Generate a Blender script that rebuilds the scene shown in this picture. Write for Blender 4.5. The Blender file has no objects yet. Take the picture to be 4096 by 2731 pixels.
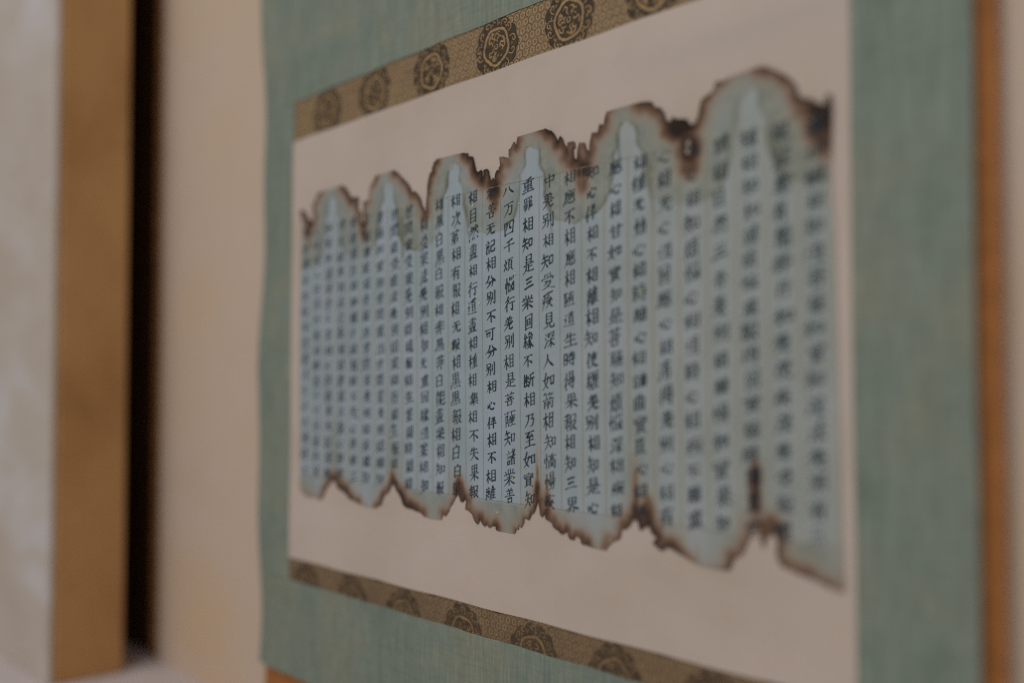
import bpy, bmesh, math, random
import numpy as np
from mathutils import Vector, Matrix, geometry, noise

# ------------------------------------------------------------------ camera, light, exposure
sc = bpy.context.scene
col = sc.collection
ALPHA = math.radians(42.03)          # angle between the line of sight and the run of the wall
PITCH = math.atan(91.0 / 2287.0)
cam_d = bpy.data.cameras.new("camera")
cam = bpy.data.objects.new("camera", cam_d)
col.objects.link(cam)
cam_d.sensor_width = 36.0
cam_d.lens = 35.0
cam_d.clip_start = 0.01
cam_d.clip_end = 100.0
F = Vector((-math.cos(ALPHA) * math.cos(PITCH), math.sin(ALPHA) * math.cos(PITCH), math.sin(PITCH)))
cam.location = (0.477, -0.430, 0.0)
cam.rotation_euler = F.to_track_quat('-Z', 'Y').to_euler()
cam_d.dof.use_dof = True
cam_d.dof.focus_distance = 0.645
cam_d.dof.aperture_fstop = 1.4
cam_d.dof.aperture_blades = 9
sc.camera = cam
sc.cycles.use_denoising = False      # keeps a fine sensor grain
sc.cycles.filter_width = 1.15

world = bpy.data.worlds.new("World")
sc.world = world
world.use_nodes = True
wb = world.node_tree.nodes["Background"]
wb.inputs[0].default_value = (1.0, 0.95, 0.90, 1)
wb.inputs[1].default_value = 0.315

def area(name, loc, target, size, power, colour):
    d = bpy.data.lights.new(name, 'AREA')
    d.shape = 'RECTANGLE'; d.size = size[0]; d.size_y = size[1]
    d.energy = power; d.color = colour
    o = bpy.data.objects.new(name, d)
    o.location = loc
    o.rotation_euler = (Vector(target) - Vector(loc)).to_track_quat('-Z', 'Y').to_euler()
    col.objects.link(o)
    return o
# the large high window of the room, opposite the wall
area("window_light", (0.35, -2.3, 1.9), (-0.05, 0, 0), (3.2, 1.6), 40.0, (0.94, 0.97, 1.0))

sc.view_settings.view_transform = 'Standard'
sc.view_settings.look = 'None'
sc.view_settings.exposure = 0.0
sc.view_settings.gamma = 1.0

rng = random.Random(7)
nrng = np.random.default_rng(7)

# ------------------------------------------------------------------ helpers
def lin(r, g, b, k=1.0):
    def f(c):
        c /= 255.0
        return (c / 12.92 if c <= 0.04045 else ((c + 0.055) / 1.055) ** 2.4) * k
    return (f(r), f(g), f(b), 1.0)
KA = 1.0 / 0.62                      # picture colour -> surface colour under this light

class Mat:
    def __init__(s, name, rough=0.85, spec=0.25):
        s.m = bpy.data.materials.new(name)
        s.m.use_nodes = True
        s.t = s.m.node_tree
        s.b = s.t.nodes["Principled BSDF"]
        s.b.inputs["Roughness"].default_value = rough
        s.b.inputs["Specular IOR Level"].default_value = spec
    def n(s, typ, **kw):
        x = s.t.nodes.new(typ)
        for k, v in kw.items():
            setattr(x, k, v)
        return x
    def link(s, a, b): s.t.links.new(a, b)
    def coords(s, scale=(1, 1, 1)):
        tc = s.n("ShaderNodeTexCoord"); mp = s.n("ShaderNodeMapping")
        mp.inputs["Scale"].default_value = scale
        s.link(tc.outputs["Object"], mp.inputs["Vector"])
        return mp.outputs["Vector"]
    def noise(s, scale, detail=4, vec=None, rough=0.55, dist=0.0):
        x = s.n("ShaderNodeTexNoise")
        x.inputs["Scale"].default_value = scale
        x.inputs["Detail"].default_value = detail
        x.inputs["Roughness"].default_value = rough
        x.inputs["Distortion"].default_value = dist
        s.link(vec if vec is not None else s.coords(), x.inputs["Vector"])
        return x.outputs["Fac"]
    def ramp(s, fac, stops):
        r = s.n("ShaderNodeValToRGB")
        e = r.color_ramp.elements
        while len(e) < len(stops): e.new(0.5)
        for i, (p, c) in enumerate(stops):
            e[i].position = p; e[i].color = c
        s.link(fac, r.inputs["Fac"])
        return r.outputs["Color"]
    def math(s, op, a, b=None):
        x = s.n("ShaderNodeMath", operation=op)
        for i, v in enumerate((a, b)):
            if v is None: continue
            if isinstance(v, (int, float)): x.inputs[i].default_value = v
            else: s.link(v, x.inputs[i])
        return x.outputs[0]
    def mix(s, fac, a, b, blend='MIX'):
        x = s.n("ShaderNodeMix", data_type='RGBA', blend_type=blend)
        for sock, v in ((x.inputs[0], fac), (x.inputs[6], a), (x.inputs[7], b)):
            if isinstance(v, (int, float)): sock.default_value = v
            elif isinstance(v, tuple): sock.default_value = v
            else: s.link(v, sock)
        return x.outputs[2]
    def attr(s, name):
        x = s.n("ShaderNodeAttribute"); x.attribute_name = name
        return x.outputs["Fac"]
    def color(s, c):
        if isinstance(c, tuple): s.b.inputs["Base Color"].default_value = c
        else: s.link(c, s.b.inputs["Base Color"])
    def bump(s, h, strength=0.2, dist=0.001):
        x = s.n("ShaderNodeBump")
        x.inputs["Strength"].default_value = strength
        x.inputs["Distance"].default_value = dist
        s.link(h, x.inputs["Height"]); s.link(x.outputs["Normal"], s.b.inputs["Normal"])

def mesh_obj(name, verts, faces, mat, parent=None, mats=None, face_mats=None, smooth=False):
    me = bpy.data.meshes.new(name)
    me.from_pydata([tuple(v) for v in verts], [], faces)
    for m in (mats or [mat]): me.materials.append(m)
    if face_mats is not None: me.polygons.foreach_set("material_index", face_mats)
    if smooth: me.polygons.foreach_set("use_smooth", [True] * len(me.polygons))
    me.update()
    o = bpy.data.objects.new(name, me)
    col.objects.link(o)
    if parent: o.parent = parent
    return o

def tag(o, label=None, cat=None, group=None, kind=None):
    if label: o["label"] = label
    if cat: o["category"] = cat
    if group: o["group"] = group
    if kind: o["kind"] = kind
    return o

def box(name, lo, hi, mat, parent=None, bevel=0.0):
    bm = bmesh.new()
    bmesh.ops.create_cube(bm, size=1.0)
    for v in bm.verts:
        v.co = Vector([lo[i] + (v.co[i] + 0.5) * (hi[i] - lo[i]) for i in range(3)])
    if bevel:
        bmesh.ops.bevel(bm, geom=bm.edges[:], offset=bevel, segments=3, affect='EDGES', profile=0.6)
    me = bpy.data.meshes.new(name); bm.to_mesh(me); bm.free()
    me.materials.append(mat)
    o = bpy.data.objects.new(name, me); col.objects.link(o)
    if parent: o.parent = parent
    return o

def wave(x, z):
    """how far the hanging scroll stands off flat (m, towards the room)"""
    a = 0.0006 * math.sin(x * 9 + z * 5 + 0.6) + 0.0004 * math.sin(z * 23 + x * 4)
    e = math.exp(-max(0.0, x + 0.336) / 0.028)
    a += e * (0.0026 * math.sin(z * 17 + 1.9) + 0.0013 * math.sin(z * 41 + 0.5))
    r = math.exp(-max(0.0, 0.296 - x) / 0.02)
    a += r * (0.0016 / (1 + math.exp(z * 28)) + 0.0006 * math.sin(z * 31))
    return a

def sheet(name, x0, x1, z0, z1, y, mat, parent, nx=40, nz=40, th=0.0003, edge=None):
    """a thin wavy cloth or paper sheet, with its own thickness"""
    V = []; Fc = []
    for k in range(2):
        for j in range(nz + 1):
            for i in range(nx + 1):
                x = x0 + (x1 - x0) * i / nx; z = z0 + (z1 - z0) * j / nz
                dx, dz = edge(x, z, i / nx, j / nz) if edge else (0, 0)
                V.append((x + dx, y - wave(x, z) + k * th, z + dz))
    N = (nx + 1) * (nz + 1)
    def id_(i, j, k): return k * N + j * (nx + 1) + i
    for j in range(nz):
        for i in range(nx):
            Fc.append((id_(i, j, 0), id_(i + 1, j, 0), id_(i + 1, j + 1, 0), id_(i, j + 1, 0)))
            Fc.append((id_(i, j, 1), id_(i, j + 1, 1), id_(i + 1, j + 1, 1), id_(i + 1, j, 1)))
    for i in range(nx):
        Fc.append((id_(i, 0, 0), id_(i, 0, 1), id_(i + 1, 0, 1), id_(i + 1, 0, 0)))
        Fc.append((id_(i, nz, 0), id_(i + 1, nz, 0), id_(i + 1, nz, 1), id_(i, nz, 1)))
    for j in range(nz):
        Fc.append((id_(0, j, 0), id_(0, j + 1, 0), id_(0, j + 1, 1), id_(0, j, 1)))
        Fc.append((id_(nx, j, 0), id_(nx, j, 1), id_(nx, j + 1, 1), id_(nx, j + 1, 0)))
    return mesh_obj(name, V, Fc, mat, parent, smooth=False)

# ------------------------------------------------------------------ materials
def m_wall():
    m = Mat("wall_paper", 0.9, 0.15)
    n1 = m.noise(6.5, 5, m.coords((0.6, 1, 1))); n2 = m.noise(26, 4, m.coords((0.6, 1, 1)))
    tc = m.n("ShaderNodeTexCoord"); sx = m.n("ShaderNodeSeparateXYZ"); m.link(tc.outputs["Object"], sx.inputs[0])
    c = m.ramp(n1, [(0.3, lin(161, 143, 126, KA)), (0.46, lin(164, 146, 130, KA)), (0.70, lin(165, 141, 112, KA))])
    c = m.mix(m.math('MULTIPLY', m.ramp(n2, [(0.45, (0, 0, 0, 1)), (0.7, (1, 1, 1, 1))]), 0.35), c, lin(164, 150, 140, KA))
    m.color(c); m.bump(m.noise(240, 3), 0.15, 0.0006)
    return m.m
def m_plaster():
    m = Mat("white_plaster", 0.75, 0.3)
    n1 = m.noise(11, 6, m.coords((0.42, 1, 1)), 0.62, 0.3); n2 = m.noise(5, 3)
    c = m.ramp(n1, [(0.34, lin(150, 136, 124, KA)), (0.5, lin(156, 145, 136, KA)), (0.68, lin(163, 158, 160, KA * 1.04))])
    c = m.mix(m.math('MULTIPLY', n2, 0.25), c, lin(158, 150, 138, KA))
    m.color(c); m.bump(m.noise(70, 5), 0.25, 0.001)
    return m.m
def m_tan():
    m = Mat("tan_clay", 0.9, 0.15)
    n1 = m.noise(9, 5, m.coords((1, 1, 0.7))); n2 = m.noise(45, 4)
    c = m.ramp(n1, [(0.3, lin(116, 84, 50, 2.05)), (0.52, lin(131, 98, 63, 2.05)), (0.72, lin(140, 106, 68, 2.05))])
    c = m.mix(m.math('MULTIPLY', m.ramp(n2, [(0.6, (0, 0, 0, 1)), (0.75, (1, 1, 1, 1))]), 0.4), c, lin(104, 74, 46, 2.0))
    m.color(c); m.bump(m.noise(120, 5), 0.2, 0.001)
    return m.m
def m_plain(name, c, rough=0.85, spec=0.2, nscale=60, var=0.25):
    m = Mat(name, rough, spec)
    dark = tuple(v * (1 - var) for v in c[:3]) + (1,); lite = tuple(min(1, v * (1 + var)) for v in c[:3]) + (1,)
    m.color(m.ramp(m.noise(nscale, 5), [(0.32, dark), (0.68, lite)]))
    m.bump(m.noise(nscale * 12, 3), 0.12, 0.0005)
    return m.m
def m_green():
    m = Mat("green_silk", 0.7, 0.25)
    v = m.coords((1, 1, 0.07)); h = m.coords((0.12, 1, 1))
    streak = m.noise(170, 6, v, 0.7); broad = m.noise(8, 6, m.coords((1.2, 1, 1)), 0.62, 0.6); thread = m.noise(480, 3, v, 0.7)
    weft = m.noise(420, 3, h, 0.7); blot = m.noise(30, 5, m.coords((1, 1, 0.6)), 0.6)
    c = m.ramp(broad, [(0.28, lin(84, 92, 82, KA)), (0.46, lin(96, 105, 96, KA)), (0.6, lin(107, 108, 94, KA)), (0.76, lin(96, 110, 107, KA))])
    c = m.mix(m.math('MULTIPLY', m.ramp(blot, [(0.5, (0, 0, 0, 1)), (0.75, (1, 1, 1, 1))]), 0.35), c, lin(88, 95, 82, KA))
    c = m.mix(m.math('MULTIPLY', m.ramp(streak, [(0.5, (0, 0, 0, 1)), (0.72, (1, 1, 1, 1))]), 0.13), c, lin(146, 152, 136, KA))
    c = m.mix(m.math('MULTIPLY', m.ramp(streak, [(0.3, (1, 1, 1, 1)), (0.46, (0, 0, 0, 1))]), 0.14), c, lin(76, 82, 68, KA))
    c = m.mix(m.math('MULTIPLY', m.ramp(thread, [(0.42, (0, 0, 0, 1)), (0.66, (1, 1, 1, 1))]), 0.30), c, lin(134, 142, 128, KA))
    c = m.mix(m.math('MULTIPLY', m.ramp(weft, [(0.36, (1, 1, 1, 1)), (0.54, (0, 0, 0, 1))]), 0.2), c, lin(70, 78, 68, KA))
    m.color(c)
    m.bump(m.math('ADD', thread, weft), 0.5, 0.0004)
    return m.m
def m_mat_paper():
    m = Mat("mount_paper", 0.9, 0.12)
    n1 = m.noise(8, 5, m.coords((1, 1, 1.6))); n2 = m.noise(38, 5); n3 = m.noise(420, 3)
    c = m.ramp(n1, [(0.3, lin(155, 140, 128, KA)), (0.5, lin(161, 147, 137, KA)), (0.7, lin(166, 151, 142, KA))])
    c = m.mix(m.math('MULTIPLY', m.ramp(n2, [(0.5, (0, 0, 0, 1)), (0.78, (1, 1, 1, 1))]), 0.3), c, lin(158, 138, 118, KA))
    c = m.mix(m.math('MULTIPLY', n3, 0.1), c, lin(120, 105, 92, KA))
    # a faint grey water stain that crosses the upper right of the paper
    tc = m.n("ShaderNodeTexCoord"); sx = m.n("ShaderNodeSeparateXYZ"); m.link(tc.outputs["Object"], sx.inputs[0])
    X, Z = sx.outputs[0], sx.outputs[2]
    d = m.math('ABSOLUTE', m.math('SUBTRACT', Z, m.math('ADD', 0.181, m.math('MULTIPLY', m.math('SUBTRACT', n2, 0.5), 0.016))))
    band = m.math('MAXIMUM', m.math('SUBTRACT', 1.0, m.math('DIVIDE', d, 0.012)), 0.0)
    side = m.math('MINIMUM', m.math('MAXIMUM', m.math('MULTIPLY', m.math('SUBTRACT', X, 0.05), 14.0), 0.0), 1.0)
    c = m.mix(m.math('MULTIPLY', m.math('MULTIPLY', band, side), 0.28), c, lin(142, 138, 134, KA))
    m.color(c); m.bump(n3, 0.2, 0.0002)
    return m.m
def m_brocade(name, k):
    m = Mat(name, 0.65, 0.3)
    n1 = m.noise(14, 4); th = m.noise(620, 3, m.coords((1, 1, 0.15)), 0.7); wf = m.noise(500, 3, m.coords((0.15, 1, 1)), 0.7)
    c = m.ramp(n1, [(0.3, lin(120, 98, 74, k)), (0.5, lin(132, 108, 81, k)), (0.7, lin(133, 113, 78, k))])
    c = m.mix(m.math('MULTIPLY', m.ramp(th, [(0.4, (0, 0, 0, 1)), (0.65, (1, 1, 1, 1))]), 0.4), c, lin(86, 69, 50, k))
    c = m.mix(m.math('MULTIPLY', m.ramp(wf, [(0.45, (0, 0, 0, 1)), (0.68, (1, 1, 1, 1))]), 0.3), c, lin(156, 128, 94, k))
    m.color(c); m.bump(m.math('ADD', th, wf), 0.6, 0.0004)
    return m.m
def m_thread(name, c0, c1):
    m = Mat(name, 0.6, 0.3)
    th = m.noise(520, 3, m.coords((0.3, 1, 0.6)), 0.7)
    m.color(m.ramp(th, [(0.35, c0), (0.65, c1)])); m.bump(th, 0.4, 0.0003)
    return m.m
def m_sutra():
    m = Mat("burnt_paper", 0.85, 0.15)
    n_f = m.noise(520, 4); n_m = m.noise(120, 5); n_b = m.noise(24, 5)
    cool = m.ramp(n_b, [(0.3, lin(124, 134, 139, KA)), (0.5, lin(130, 140, 146, KA)), (0.72, lin(136, 143, 153, KA))])
    warm = m.ramp(n_b, [(0.3, lin(124, 127, 120, KA)), (0.7, lin(134, 137, 133, KA))])
    c = m.mix(m.attr("warm"), cool, warm)
    # stained and clean areas
    olive = m.ramp(n_m, [(0.3, lin(93, 95, 81, KA)), (0.7, lin(122, 124, 113, KA))])
    c = m.mix(m.attr("stain"), c, olive)
    c = m.mix(m.math('MULTIPLY', m.attr("tide"), 0.92), c, lin(74, 73, 57, KA))
    c = m.mix(m.math('MULTIPLY', m.math('SUBTRACT', n_f, 0.35), 0.45), c, lin(104, 108, 104, KA))
    # charring, from scorched pink-brown to black
    ch = m.math('ADD', m.attr("char"), m.math('MULTIPLY', m.math('SUBTRACT', n_m, 0.5), 0.30))
    ch = m.math('MULTIPLY', ch, m.math('GREATER_THAN', m.attr("char"), 0.012))
    a = m.ramp(ch, [(0.04, (0, 0, 0, 1)), (0.36, (1, 1, 1, 1))])
    burn = m.ramp(ch, [(0.08, lin(134, 122, 108, KA)), (0.30, lin(120, 102, 88, KA)), (0.50, lin(92, 71, 58, KA)), (0.74, lin(62, 46, 37, KA)), (0.97, lin(40, 31, 27, KA))])
    c = m.mix(a, c, burn)
    m.color(c); m.bump(n_f, 0.25, 0.0003)
    return m.m
def m_ink():
    m = Mat("ink", 0.7, 0.2)
    n = m.noise(170, 4)
    m.color(m.ramp(n, [(0.28, lin(24, 33, 40, KA)), (0.58, lin(36, 47, 55, KA)), (0.8, lin(64, 77, 83, KA))]))
    return m.m
M = dict(wall=m_wall(), plaster=m_plaster(), tan=m_tan(),
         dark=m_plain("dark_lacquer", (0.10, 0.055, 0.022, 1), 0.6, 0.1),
         trim=m_plain("brown_edge", (0.42, 0.20, 0.075, 1)),
         ledge=m_plain("ledge_stone", lin(168, 158, 156, KA), 0.7, 0.3, 14, 0.08),
         green=m_green(), paper=m_mat_paper(), brown=m_plain("brown_silk", lin(130, 82, 42, KA), 0.75, 0.25, 90, 0.14),
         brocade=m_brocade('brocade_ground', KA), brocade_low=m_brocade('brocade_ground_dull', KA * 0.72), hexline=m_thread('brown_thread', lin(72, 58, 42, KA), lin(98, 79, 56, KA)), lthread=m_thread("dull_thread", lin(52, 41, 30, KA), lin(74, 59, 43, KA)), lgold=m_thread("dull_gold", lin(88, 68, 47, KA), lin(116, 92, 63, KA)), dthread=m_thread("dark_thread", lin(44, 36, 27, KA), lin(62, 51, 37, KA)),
         gthread=m_thread("gold_thread", lin(118, 92, 62, KA), lin(146, 117, 80, KA)),
         line=m_plain("ruled_ink", lin(122, 112, 96, KA), 0.85, 0.1, 200, 0.15),
         gold=m_plain("gold_leaf", lin(162, 152, 112, KA), 0.5, 0.4, 900, 0.3),
         sutra=m_sutra(), ink=m_ink())

# ------------------------------------------------------------------ the setting
tag(box("wall", (-0.5815, 0.012, -0.300), (1.6, 0.10, 1.2), M['wall']), kind="structure")
tag(box("ledge", (-2.2, -0.16, -0.42), (1.6, 0.30, -0.300), M['ledge'], bevel=0.004), kind="structure")
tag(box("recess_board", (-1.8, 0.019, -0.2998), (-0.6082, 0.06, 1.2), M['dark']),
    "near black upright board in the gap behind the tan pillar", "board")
tag(box("edge_strip", (-0.6080, 0.0150, -0.2997), (-0.5817, 0.095, 1.2), M['trim']),
    "thin brown strip along the left edge of the cream wall beside the dark gap", "trim strip")
pil = bpy.data.objects.new("pillar", None); pil.location = (-0.8, -0.07, -0.30); col.objects.link(pil)
tag(pil, "square pillar with mottled white plaster front and tan clay side, at far left", "pillar")
def under(o, p):
    o.parent = p; o.matrix_parent_inverse = Matrix.Translation(-p.location); return o
under(box("clay_core", (-1.7, -0.100, -0.2997), (-0.565, -0.031, 1.2), M['tan'], bevel=0.003), pil)
under(box("plaster_front", (-1.7, -0.1065, -0.2998), (-0.5665, -0.1005, 1.2), M['plaster'], bevel=0.002), pil)
# the pillar and the board joints beside it lean a hair out of plumb
for o in list(col.objects):
    if o.name in ("clay_core", "plaster_front", "recess_board", "edge_strip", "wall"):
        for v in o.data.vertices:
            if v.co.x < -0.4: v.co.x -= 0.0085 * (v.co.z + 0.30)
OUTLINE=[-2685,898,0,-2672,1042,0,-2658,1204,10,-2658,1313,50,-2672,1396,80,-2684,1446,100,-2652,1450,100,-2620,1438,100,-2588,1402,100,-2536,1358,100,-2474,1323,100,-2459,1364,100,-2480,1399,100,-2486,1443,100,-2476,1484,100,-2436,1500,100,-2426,1536,100,-2396,1559,100,-2336,1563,70,-2247,1567,25,-2150,1568,20,-2083,1568,50,-2031,1566,100,-1989,1550,100,-1951,1516,100,-1914,1475,100,-1886,1443,100,-1831,1444,100,-1790,1440,100,-1786,1412,100,-1799,1379,100,-1785,1342,100,-1753,1318,100,-1735,1300,100,-1748,1277,100,-1757,1248,100,-1739,1226,100,-1717,1233,100,-1713,1283,100,-1718,1343,100,-1723,1389,100,-1696,1400,100,-1652,1384,100,-1648,1428,100,-1644,1472,100,-1619,1513,100,-1584,1533,100,-1558,1563,80,-1560,1571,50,-1502,1574,20,-1363,1575,20,-1302,1572,100,-1265,1552,100,-1204,1503,100,-1132,1450,100,-1096,1409,100,-1078,1378,100,-1038,1376,100,-1003,1347,100,-974,1315,100,-962,1279,100,-933,1240,100,-922,1207,100,-912,1210,100,-905,1269,100,-898,1337,100,-889,1405,100,-882,1441,100,-867,1480,100,-841,1494,100,-841,1517,100,-819,1541,100,-822,1555,100,-797,1554,100,-797,1570,80,-699,1570,25,-598,1569,15,-493,1565,100,-473,1559,100,-432,1552,100,-438,1541,100,-442,1532,100,-384,1522,100,-372,1490,100,-364,1458,100,-353,1439,100,-355,1424,100,-340,1418,100,-333,1401,100,-290,1416,100,-282,1402,100,-284,1376,100,-283,1359,100,-277,1362,100,-264,1380,100,-272,1400,100,-264,1412,100,-231,1412,100,-218,1400,100,-215,1378,100,-205,1351,100,-195,1331,100,-182,1329,100,-176,1343,100,-163,1339,100,-151,1322,100,-155,1344,100,-153,1356,100,-144,1376,100,-128,1390,100,-114,1380,100,-114,1388,100,-116,1401,100,-102,1412,100,-109,1438,100,-112,1473,100,-77,1468,100,-30,1453,100,-18,1427,100,-20,1465,100,-22,1508,100,-8,1507,100,10,1527,100,29,1549,100,41,1534,100,50,1518,100,51,1519,100,56,1545,100,62,1573,60,129,1575,30,200,1576,25,271,1577,60,329,1577,100,340,1568,100,363,1558,100,380,1553,100,402,1533,100,419,1507,100,439,1476,100,450,1502,100,461,1506,100,478,1485,100,486,1460,100,502,1441,100,511,1416,100,514,1392,100,517,1395,100,514,1423,100,519,1458,100,535,1453,100,546,1457,100,573,1453,100,581,1439,100,587,1410,100,571,1413,100,570,1382,100,573,1358,100,586,1344,100,603,1338,100,605,1345,100,603,1377,100,608,1414,100,614,1439,100,638,1433,100,664,1428,100,672,1403,100,677,1387,100,703,1369,100,701,1398,100,709,1435,100,717,1476,100,738,1476,100,769,1470,100,777,1492,100,782,1517,100,815,1509,100,823,1536,100,828,1558,100,833,1564,100,833,1573,100,842,1579,100,892,1582,50,961,1583,30,1030,1584,40,1101,1581,100,1134,1578,100,1181,1567,100,1194,1547,100,1208,1530,100,1240,1524,100,1263,1497,100,1278,1462,100,1294,1434,100,1321,1429,100,1325,1456,100,1343,1442,100,1374,1431,100,1430,1421,100,1439,1406,100,1456,1385,100,1477,1384,100,1490,1403,100,1501,1418,100,1508,1451,100,1512,1478,100,1521,1504,100,1546,1516,100,1553,1518,100,1597,1534,100,1610,1562,100,1613,1582,100,1641,1584,100,1659,1574,70,1696,1589,60,1750,1594,40,1820,1598,40,1884,1600,80,1923,1593,100,1968,1568,100,2007,1542,100,2050,1513,100,2082,1477,100,2103,1443,100,2103,1419,100,2118,1397,100,2150,1381,100,2176,1375,100,2217,1345,100,2253,1326,100,2261,1353,100,2264,1375,100,2284,1375,100,2291,1346,100,2293,1309,100,2292,1240,100,2287,1125,50,2285,987,15,2304,622,12,2314,-90,15,2320,-558,20,2323,-849,30,2323,-973,60,2313,-986,70,2281,-980,70,2231,-966,80,2181,-950,80,2147,-939,100,2123,-937,100,2095,-938,100,2067,-926,100,2025,-917,100,1989,-906,100,1971,-880,100,1964,-856,100,1966,-825,100,1965,-790,80,1958,-766,80,1947,-755,100,1925,-764,100,1903,-779,100,1899,-801,100,1895,-824,100,1880,-826,100,1876,-804,100,1871,-776,100,1866,-748,100,1855,-737,100,1840,-735,100,1820,-753,100,1805,-790,100,1785,-831,100,1773,-858,100,1754,-883,100,1730,-896,100,1707,-912,100,1695,-940,100,1691,-960,100,1689,-958,100,1672,-974,80,1615,-977,40,1553,-977,30,1491,-974,35,1441,-958,60,1377,-933,70,1304,-904,100,1279,-900,100,1261,-906,100,1247,-923,100,1221,-924,100,1194,-910,100,1173,-895,100,1180,-880,100,1199,-864,100,1190,-851,100,1167,-843,100,1153,-820,100,1147,-796,100,1121,-810,100,1098,-819,100,1082,-835,100,1075,-818,100,1068,-794,100,1061,-777,100,1056,-760,100,1049,-757,100,1025,-779,100,1015,-802,100,1001,-818,100,967,-841,100,948,-838,100,938,-853,100,933,-886,100,918,-903,100,889,-915,100,874,-919,100,849,-940,100,819,-966,70,829,-975,40,769,-977,25,698,-973,50,667,-964,100,630,-966,100,620,-956,100,620,-938,100,599,-925,100,578,-922,100,567,-929,100,562,-948,100,529,-948,100,516,-938,100,508,-916,100,497,-902,100,486,-913,100,462,-923,100,443,-920,100,433,-900,100,423,-906,100,398,-898,100,373,-885,100,373,-867,100,354,-862,100,320,-851,100,312,-841,100,312,-821,100,300,-824,100,283,-841,100,266,-829,100,263,-802,100,257,-775,100,252,-756,100,245,-737,100,240,-757,100,232,-777,100,217,-810,100,200,-828,100,188,-829,100,164,-871,100,141,-866,100,120,-862,100,114,-893,100,93,-927,100,80,-922,100,79,-922,100,70,-913,100,64,-942,100,42,-938,100,39,-954,100,27,-971,70,-40,-971,25,-102,-970,25,-146,-969,70,-155,-960,100,-155,-943,100,-190,-945,100,-219,-960,100,-235,-947,100,-245,-940,100,-264,-955,100,-287,-947,100,-300,-929,100,-313,-909,100,-326,-936,100,-339,-951,100,-359,-942,100,-379,-920,100,-399,-893,100,-426,-874,100,-453,-866,100,-470,-868,100,-467,-835,100,-460,-813,100,-474,-793,100,-494,-816,100,-525,-817,100,-532,-794,100,-546,-764,100,-556,-744,100,-563,-725,100,-566,-749,100,-577,-793,100,-612,-840,100,-643,-869,100,-654,-896,100,-682,-929,100,-703,-931,100,-718,-915,100,-725,-942,100,-738,-960,70,-803,-965,30,-877,-966,30,-906,-960,60,-944,-957,100,-959,-942,100,-989,-932,100,-1027,-931,100,-1081,-916,100,-1144,-915,100,-1183,-900,100,-1207,-860,100,-1239,-826,100,-1271,-805,100,-1296,-774,100,-1320,-750,100,-1345,-783,100,-1369,-813,100,-1393,-834,100,-1426,-846,100,-1451,-882,100,-1467,-921,100,-1509,-939,100,-1560,-958,60,-1628,-960,30,-1698,-957,50,-1769,-944,100,-1831,-930,100,-1904,-916,100,-1941,-889,100,-1987,-868,100,-2043,-858,100,-2081,-841,100,-2109,-807,100,-2138,-787,100,-2176,-807,100,-2233,-853,100,-2272,-897,100,-2300,-951,80,-2339,-962,70,-2409,-955,40,-2500,-957,60,-2582,-949,80,-2634,-916,60,-2661,-897,10,-2665,-796,0,-2670,-636,0,-2684,-266,0,-2692,474,0]
HOLE=[(1421,1311),(1459,1308),(1455,1270),(1451,1219),(1420,1219),(1412,1260)]
DRIPS=[(-454,1188,-438,993,9),(-1206,1201,-1190,911,12),(65,1182,41,1069,6),(366,1084,379,920,9),(1148,1261,1169,1075,12),(1169,1075,1195,916,10),(-475,1278,-475,1195,9),(-1975,1182,-1949,925,8),(1742,1442,1746,1281,10),(1974,1176,2010,962,14),(2244,1026,2160,969,12),(935,1420,934,1283,10)]
BLOBS=[(-2550,1278,60,100,75),(-2512,1156,40,70,30),(-1725,1169,50,80,55),(-1738,1106,40,60,25),(-949,1179,50,50,42),(-166,1256,70,80,80),(-160,1170,55,80,50),(-134,1328,80,80,45),(653,1271,80,70,80),(642,1180,70,80,50),(530,1342,70,80,35),(1441,1151,80,70,50),(1455,1249,70,90,70),(1382,1375,120,70,95),(1394,1281,50,90,45),(2226,1257,90,110,95),(2251,1155,50,90,60),(2118,1326,50,60,40),(2176,1324,60,60,60),(238,-549,19,150,38),(238,-679,26,70,70),(326,-749,30,80,65),(326,-651,25,80,30),(1043,-602,26,160,50),(1044,-709,30,80,60),(1133,-722,55,90,60),(1106,-633,30,60,20),(1843,-479,40,70,100),(1842,-591,40,90,85),(1854,-533,30,40,50),(1930,-710,60,60,55),(-522,-749,45,80,55),(-550,-687,30,50,50),(-1337,-702,30,50,45),(-2139,-754,35,40,40),(240,-731,30,30,60)]
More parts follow.
